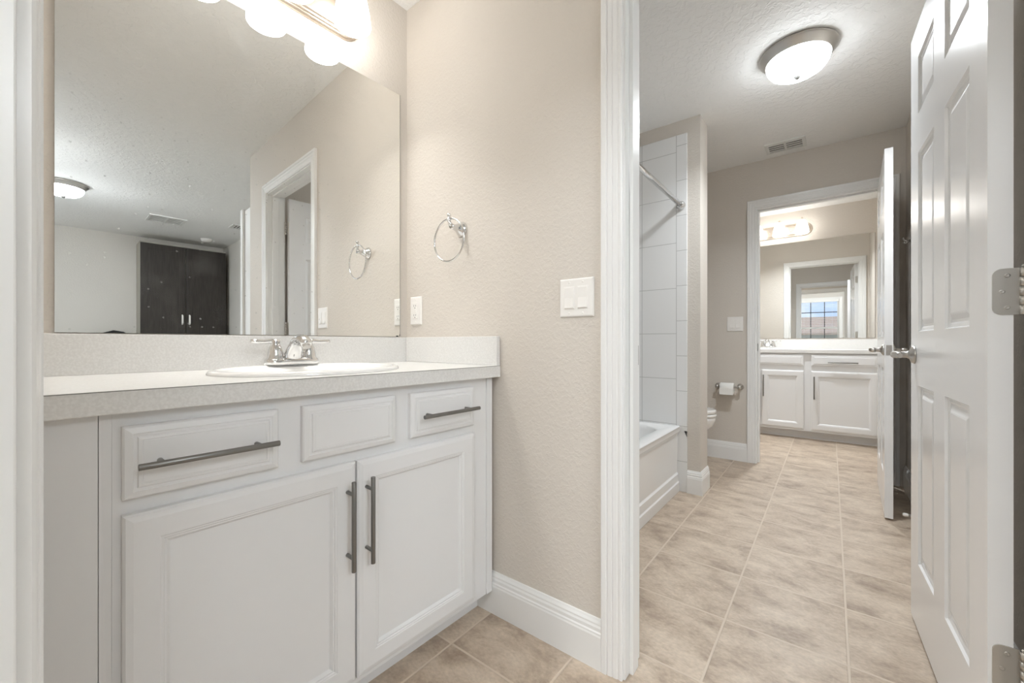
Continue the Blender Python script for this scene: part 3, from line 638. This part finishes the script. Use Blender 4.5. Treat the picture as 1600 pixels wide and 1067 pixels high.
def seatshape(z0, z1, cx, rx, ry, name):
    prof = [(1.0, z0), (1.0, z1 - .006), (.985, z1 - .001), (.95, z1), (0.0, z1)]
    s = MB().lathe([(r, h) for r, h in prof], (cx, 0, 0), 'z', 48, sx=rx, sy=ry); return s.build(name, M['porcelain'], tl)
seatshape(.410, .430, .450, .294, .187, 'seat'); seatshape(.434, .462, .448, .292, .185, 'lid')
MB().box(.010, -.22, .37, .205, .22, .74).build('tank', M['porcelain'], tl, bevel=.025, seg=4)
MB().box(.004, -.235, .742, .215, .235, .78).build('tank_lid', M['porcelain'], tl, bevel=.010, seg=3)
MB().cyl((.205, -.16, .68), (.222, -.16, .68), .012).tube([(.222, -.16, .68), (.226, -.12, .676), (.226, -.08, .668)], [.006, .006, .005], 12).build('flush_lever', M['chrome'], tl)
# door stop and robe hook on the right wall
ds = thing('door_stop', 'white-tipped spring door stop on the baseboard behind the open doors', 'door stop', (XR - .016, 2.95, .072), PI)
sp = [(.006 + .062 * i / 160, .0055 * math.cos(i * .7), .0055 * math.sin(i * .7)) for i in range(161)]
MB().tube(sp, .0014, 6).lathe([(.011, 0), (.011, .003), (.006, .008)], (0, 0, 0), 'x', 16).build('spring', M['nickel'], ds)
lab(MB().lathe([(.0055, .064), (.0085, .068), (.0095, .080), (.006, .086), (0, .087)], (0, 0, 0), 'x', 16).build('rubber_tip', M['plastic'], ds), 'white rubber tip')
rh = thing('robe_hook', 'small chrome robe hook peeking past the edge of the near open door', 'hook', (XR, 3.48, 1.600), PI)
MB().lathe([(.022, 0), (.022, .004), (.012, .010), (.008, .02)], (0, 0, 0), 'x', 20).tube([(.018, 0, 0), (.032, 0, .001), (.042, 0, .008), (.046, 0, .022)], [.007, .006, .006, .0075], 12).tube([(.02, 0, -.002), (.030, 0, -.014), (.040, 0, -.014), (.045, 0, -.004)], [.0055, .005, .005, .006], 12).build('hook_body', M['chrome'], rh)

# ------------------------------------------------------------------ second vanity room
FX, FW = 0, YF                     # local frame: origin at (0, YF), x' toward camera, y' = world x
fr = (0.0, YF, 0)
v2 = thing('vanity_cabinet.001', 'white vanity cabinet seen through the second doorway', 'cabinet', fr, RB, 'white bathroom vanity cabinets')
G0 = .478
cab_shell(-1.39, .392, .088, G0, .862).build('cabinet_body', M['cab'], v2, bevel=.001)
MB().box(.006, -1.39, 0, .39, .392, .088).build('toe_kick', M['cab'], v2)
y0s = [(-1.30, -.975), (-.945, -.605), (-.575, -.212), (-.152, .345)]
d = front('drawer', v2, -.152, .740, .345, .848, G0, DRAWP); bar_pull(d, (G0 + .052, -.022, .780), (G0 + .052, .203, .780), G0 + .018)
front('false_drawer_front', v2, -.945, .740, -.212, .848, G0, DRAWP)
d = front('drawer', v2, -1.30, .740, -.975, .848, G0, DRAWP); bar_pull(d, (G0 + .052, -1.25, .780), (G0 + .052, -1.025, .780), G0 + .018)
for (a0, a1), hy in zip(y0s, (-1.0, -.640, -.555, -.128)):
    d = front('door', v2, a0 if a0 != -.945 else -.945, .108, a1 if a1 != -.605 else -.583, .690, G0, DOORP); bar_pull(d, (G0 + .052, hy, .415), (G0 + .052, hy, .638), G0 + .018)
c2 = slab_with_hole([(.001, -1.395), (.500, -1.395), (.500, .398), (.001, .398)], oval(.27, -.575, .170, .220), .866, .903).build('vanity_countertop.001', M['laminate'], None, bevel=.002)
c2.location = fr; c2.rotation_euler = (0, 0, RB); tag(c2, 'pale laminate countertop on the vanity beyond the second doorway', 'countertop', 'laminate vanity countertops')
MB().box(.001, -1.395, .903, .020, .398, 1.008).build('backsplash', M['laminate'], c2, bevel=.0015)
MB().box(.020, .379, .903, .500, .398, 1.008).build('side_splash', M['laminate'], c2, bevel=.0015)
sink('sink_basin.001', (-.575, YF - .27, .903), RB, 'white oval sink basin in the countertop beyond the second doorway', .20, .25)
faucet('faucet.001', (-.560, YF - .085, .9148), RB, 'chrome two-handle faucet on the vanity beyond the second doorway')
mirror('wall_mirror.001', fr, RB, -1.30, .352, 1.020, 2.085, M['mirror2'], 'frameless mirror in the second vanity room, reflecting a doorway and window')
vanity_light('vanity_light.001', (0, YF - .001, 2.218), RB, [-.652, -.448, -.244], -.752, -.157, .068, M['shade_f'], 'lit three-shade vanity light bar above the mirror beyond the second doorway', .005, W_FAR)

# ------------------------------------------------------------------ bedroom, seen in the near mirror, plus added unseen fill domes
flush_light('ceiling_light.001', 2.545, .155, M['shade_r'], 'dome ceiling light of the bedroom, reflected at the edge of the near mirror')
flush_light('fill_dome_hall', -.25, -1.35, M['fill_h'], 'added unseen fill dome in the hall behind the camera')  # added out of view to throw light through the doorways
flush_light('fill_dome_doorway', .10, -.88, M['fill_h'], 'added unseen fill dome in the hall nearest the doorway')  # added out of view to brighten the towel ring wall
flush_light('fill_dome_bedroom', 1.70, -.14, M['fill_r2'], 'added unseen fill dome in the bedroom, past the doorway wall')  # added where the mirror misses it, to fill the cabinet fronts
flush_light('fill_dome_far', -.35, 4.62, M['fill_f2'], 'added unseen fill dome in the second vanity room', watts=FILL_W_FAR)  # added out of view to brighten the far cabinet
vent('ceiling_vent.001', 3.12, .815, 3.46, 1.155, 'white supply vent in the bedroom ceiling, middle of the mirror reflection', 6, 2, 'grey', PI / 2)
vent('ceiling_vent.002', 2.90, 1.56, 3.10, 1.76, 'small ceiling vent reflected beside the white door frame edge', 5, 1)
sd = thing('smoke_detector', 'white round smoke detector above the dark wardrobe in the mirror', 'smoke detector', (4.05, 1.53, ZC), 0)
MB().lathe([(.05, 0), (.068, 0), (.068, -.012), (.062, -.030), (.045, -.040), (0, -.041)], (0, 0, 0), 'z', 32).build('housing', M['plastic'], sd)
wd = thing('wardrobe', 'dark brown two-door wardrobe with white handles, reflected in the near mirror', 'wardrobe', (4.56, 1.325, 0), PI)
MB().box(0, -.475, 0, .335, .475, 2.315).build('carcass', M['carcass'], wd, bevel=.002)
for s in (-1, 1):
    d = MB().rings((.337, 0, 0), (0, 1, 0), (0, 0, 1), (1, 0, 0), min(s * .004, s * .472), .06, max(s * .004, s * .472), 2.295, [(0, 0), (0, .018), (.002, .020), (.075, .020), (.078, .0175), (.085, .0175)]).build('door', M['wood'], wd)
    hp = [(.357, s * .040, 1.225), (.378, s * .040, 1.232), (.384, s * .040, 1.25), (.384, s * .040, 1.33), (.378, s * .040, 1.348), (.357, s * .040, 1.355)]
    lab(MB().tube(hp, [.008, .010, .011, .011, .010, .008], 12).build('handle', M['plastic'], d), 'white curved handle')
ch = thing('bedroom_chair', 'black rounded chair back barely showing above the backsplash in the mirror', 'chair', (4.33, .62, 0), PI)
bk = [( -.19, .46), (-.19, .98), (-.165, 1.06), (-.10, 1.115), (0, 1.135), (.10, 1.10), (.165, 1.06), (.19, .98), (.19, .46)]
bb = MB(); k = len(bk); bb.add([(-.20, y, z) for y, z in bk] + [(-.14, y, z) for y, z in bk], [tuple(range(k)), tuple(range(k, 2 * k))] + [(i, (i + 1) % k, k + (i + 1) % k, k + i) for i in range(k)]); bb.build('backrest', M['fabric'], ch, bevel=.01)
MB().box(-.20, -.19, .40, .24, .19, .47).build('seat', M['fabric'], ch, bevel=.02)
for sx in (-.17, .21):
    for sy in (-.16, .16): MB().tube([(sx, sy, 0), (sx, sy, .41)], [.014, .02], 12).build('leg', M['fabric'], ch)

# ------------------------------------------------------------------ windows behind the camera
def window(name, x0, x1, z0, z1, y, label, munt_x, munt_z, at=None, rz=0):
    r = thing(name, label, 'window', at or ((x0 + x1) / 2, y, z0), rz, kind='structure'); cx = (x0 + x1) / 2; w = x1 - x0; h = z1 - z0; f = .045
    b = MB(); b.box(-w / 2, -.10, 0, -w / 2 + f, -.03, h).box(w / 2 - f, -.10, 0, w / 2, -.03, h).box(-w / 2, -.10, 0, w / 2, -.03, f).box(-w / 2, -.10, h - f, w / 2, -.03, h).box(-w / 2 + f, -.09, h * .5 - .022, w / 2 - f, -.035, h * .5 + .022)
    b.build('window_frame', M['trim'], r, bevel=.003)
    m = MB()
    for x in munt_x: m.box(x - cx - .009, -.078, f, x - cx + .009, -.060, h - f)
    for z in munt_z: m.box(-w / 2 + f, -.078, z - z0 - .009, w / 2 - f, -.060, z - z0 + .009)
    lab(m.build('glazing_bars', M['dark'], r), 'dark glazing bars')
    MB().box(-w / 2 + f, -.071, f, w / 2 - f, -.067, h - f).build('window_pane', M['glass'], r)
    MB().box(-w / 2 - .03, -.03, -.03, w / 2 + .03, .045, 0).build('window_sill', M['trim'], r, bevel=.004)
    return r
window('window_1', WX0, WX1, WZ0, WZ1, -2.6, 'window with blinds, reflected in the mirror of the second vanity room', (-.425, -.130), (1.775,))
window('window_added', BY0, BY1, .70, 2.10, 0, 'added unseen bedroom window for fill daylight', (-1.39, -.82), (1.75,), (4.58, (BY0 + BY1) / 2, .70), PI / 2)  # added out of view so fill light reaches the near vanity
bl = thing('window_blind', 'open white horizontal blind on the reflected window', 'blind', ((WX0 + WX1) / 2, -2.605, WZ1), 0)
w2 = (WX1 - WX0) / 2 - .01
MB().box(-w2, -.028, -.055, w2, .035, -.002).build('headrail', M['blind'], bl, bevel=.003)
s = MB()
for i in range(30): z = -.085 - i * .045; s.box(-w2, -.022, z - .0012, w2, .024, z + .0012)
s.build('slats', M['blind'], bl)
c = MB()
for x in (-.3, .3): c.cyl((x, 0, -.055), (x, 0, -1.42), .0012, 8)
c.build('ladder_cords', M['blind'], bl); MB().box(-w2, -.022, -1.432, w2, .024, -1.410).build('bottom_rail', M['blind'], bl, bevel=.003)

# neighbouring house outside
nh = thing('neighbor_house', 'neighbouring house with tan shingle roof outside the reflected window', 'house', (0, -11, 0), 0)
MB().box(-8, -6, -.5, 6, 0, 1.42).build('wall', M['stucco'], nh)
MB().add([(-8.4, .4, 1.38), (6.4, .4, 1.38), (6.4, -3, 2.22), (-8.4, -3, 2.22), (-8.4, -6.4, 1.38), (6.4, -6.4, 1.38), (-8.4, .4, 1.30), (6.4, .4, 1.30), (6.4, -6.4, 1.30), (-8.4, -6.4, 1.30)], [(0, 1, 2, 3), (3, 2, 5, 4), (0, 6, 7, 1), (6, 9, 8, 7), (4, 5, 8, 9), (0, 3, 4, 9, 6), (1, 7, 8, 5, 2)]).build('roof', M['roof'], nh)
tag(struct(MB().box(-30, -60, -.6, 30, -2.8, -.5).build('ground_outside', principled('outside_ground', (.25, .28, .18), .9))), 'ground outside the windows', 'ground', kind='structure')
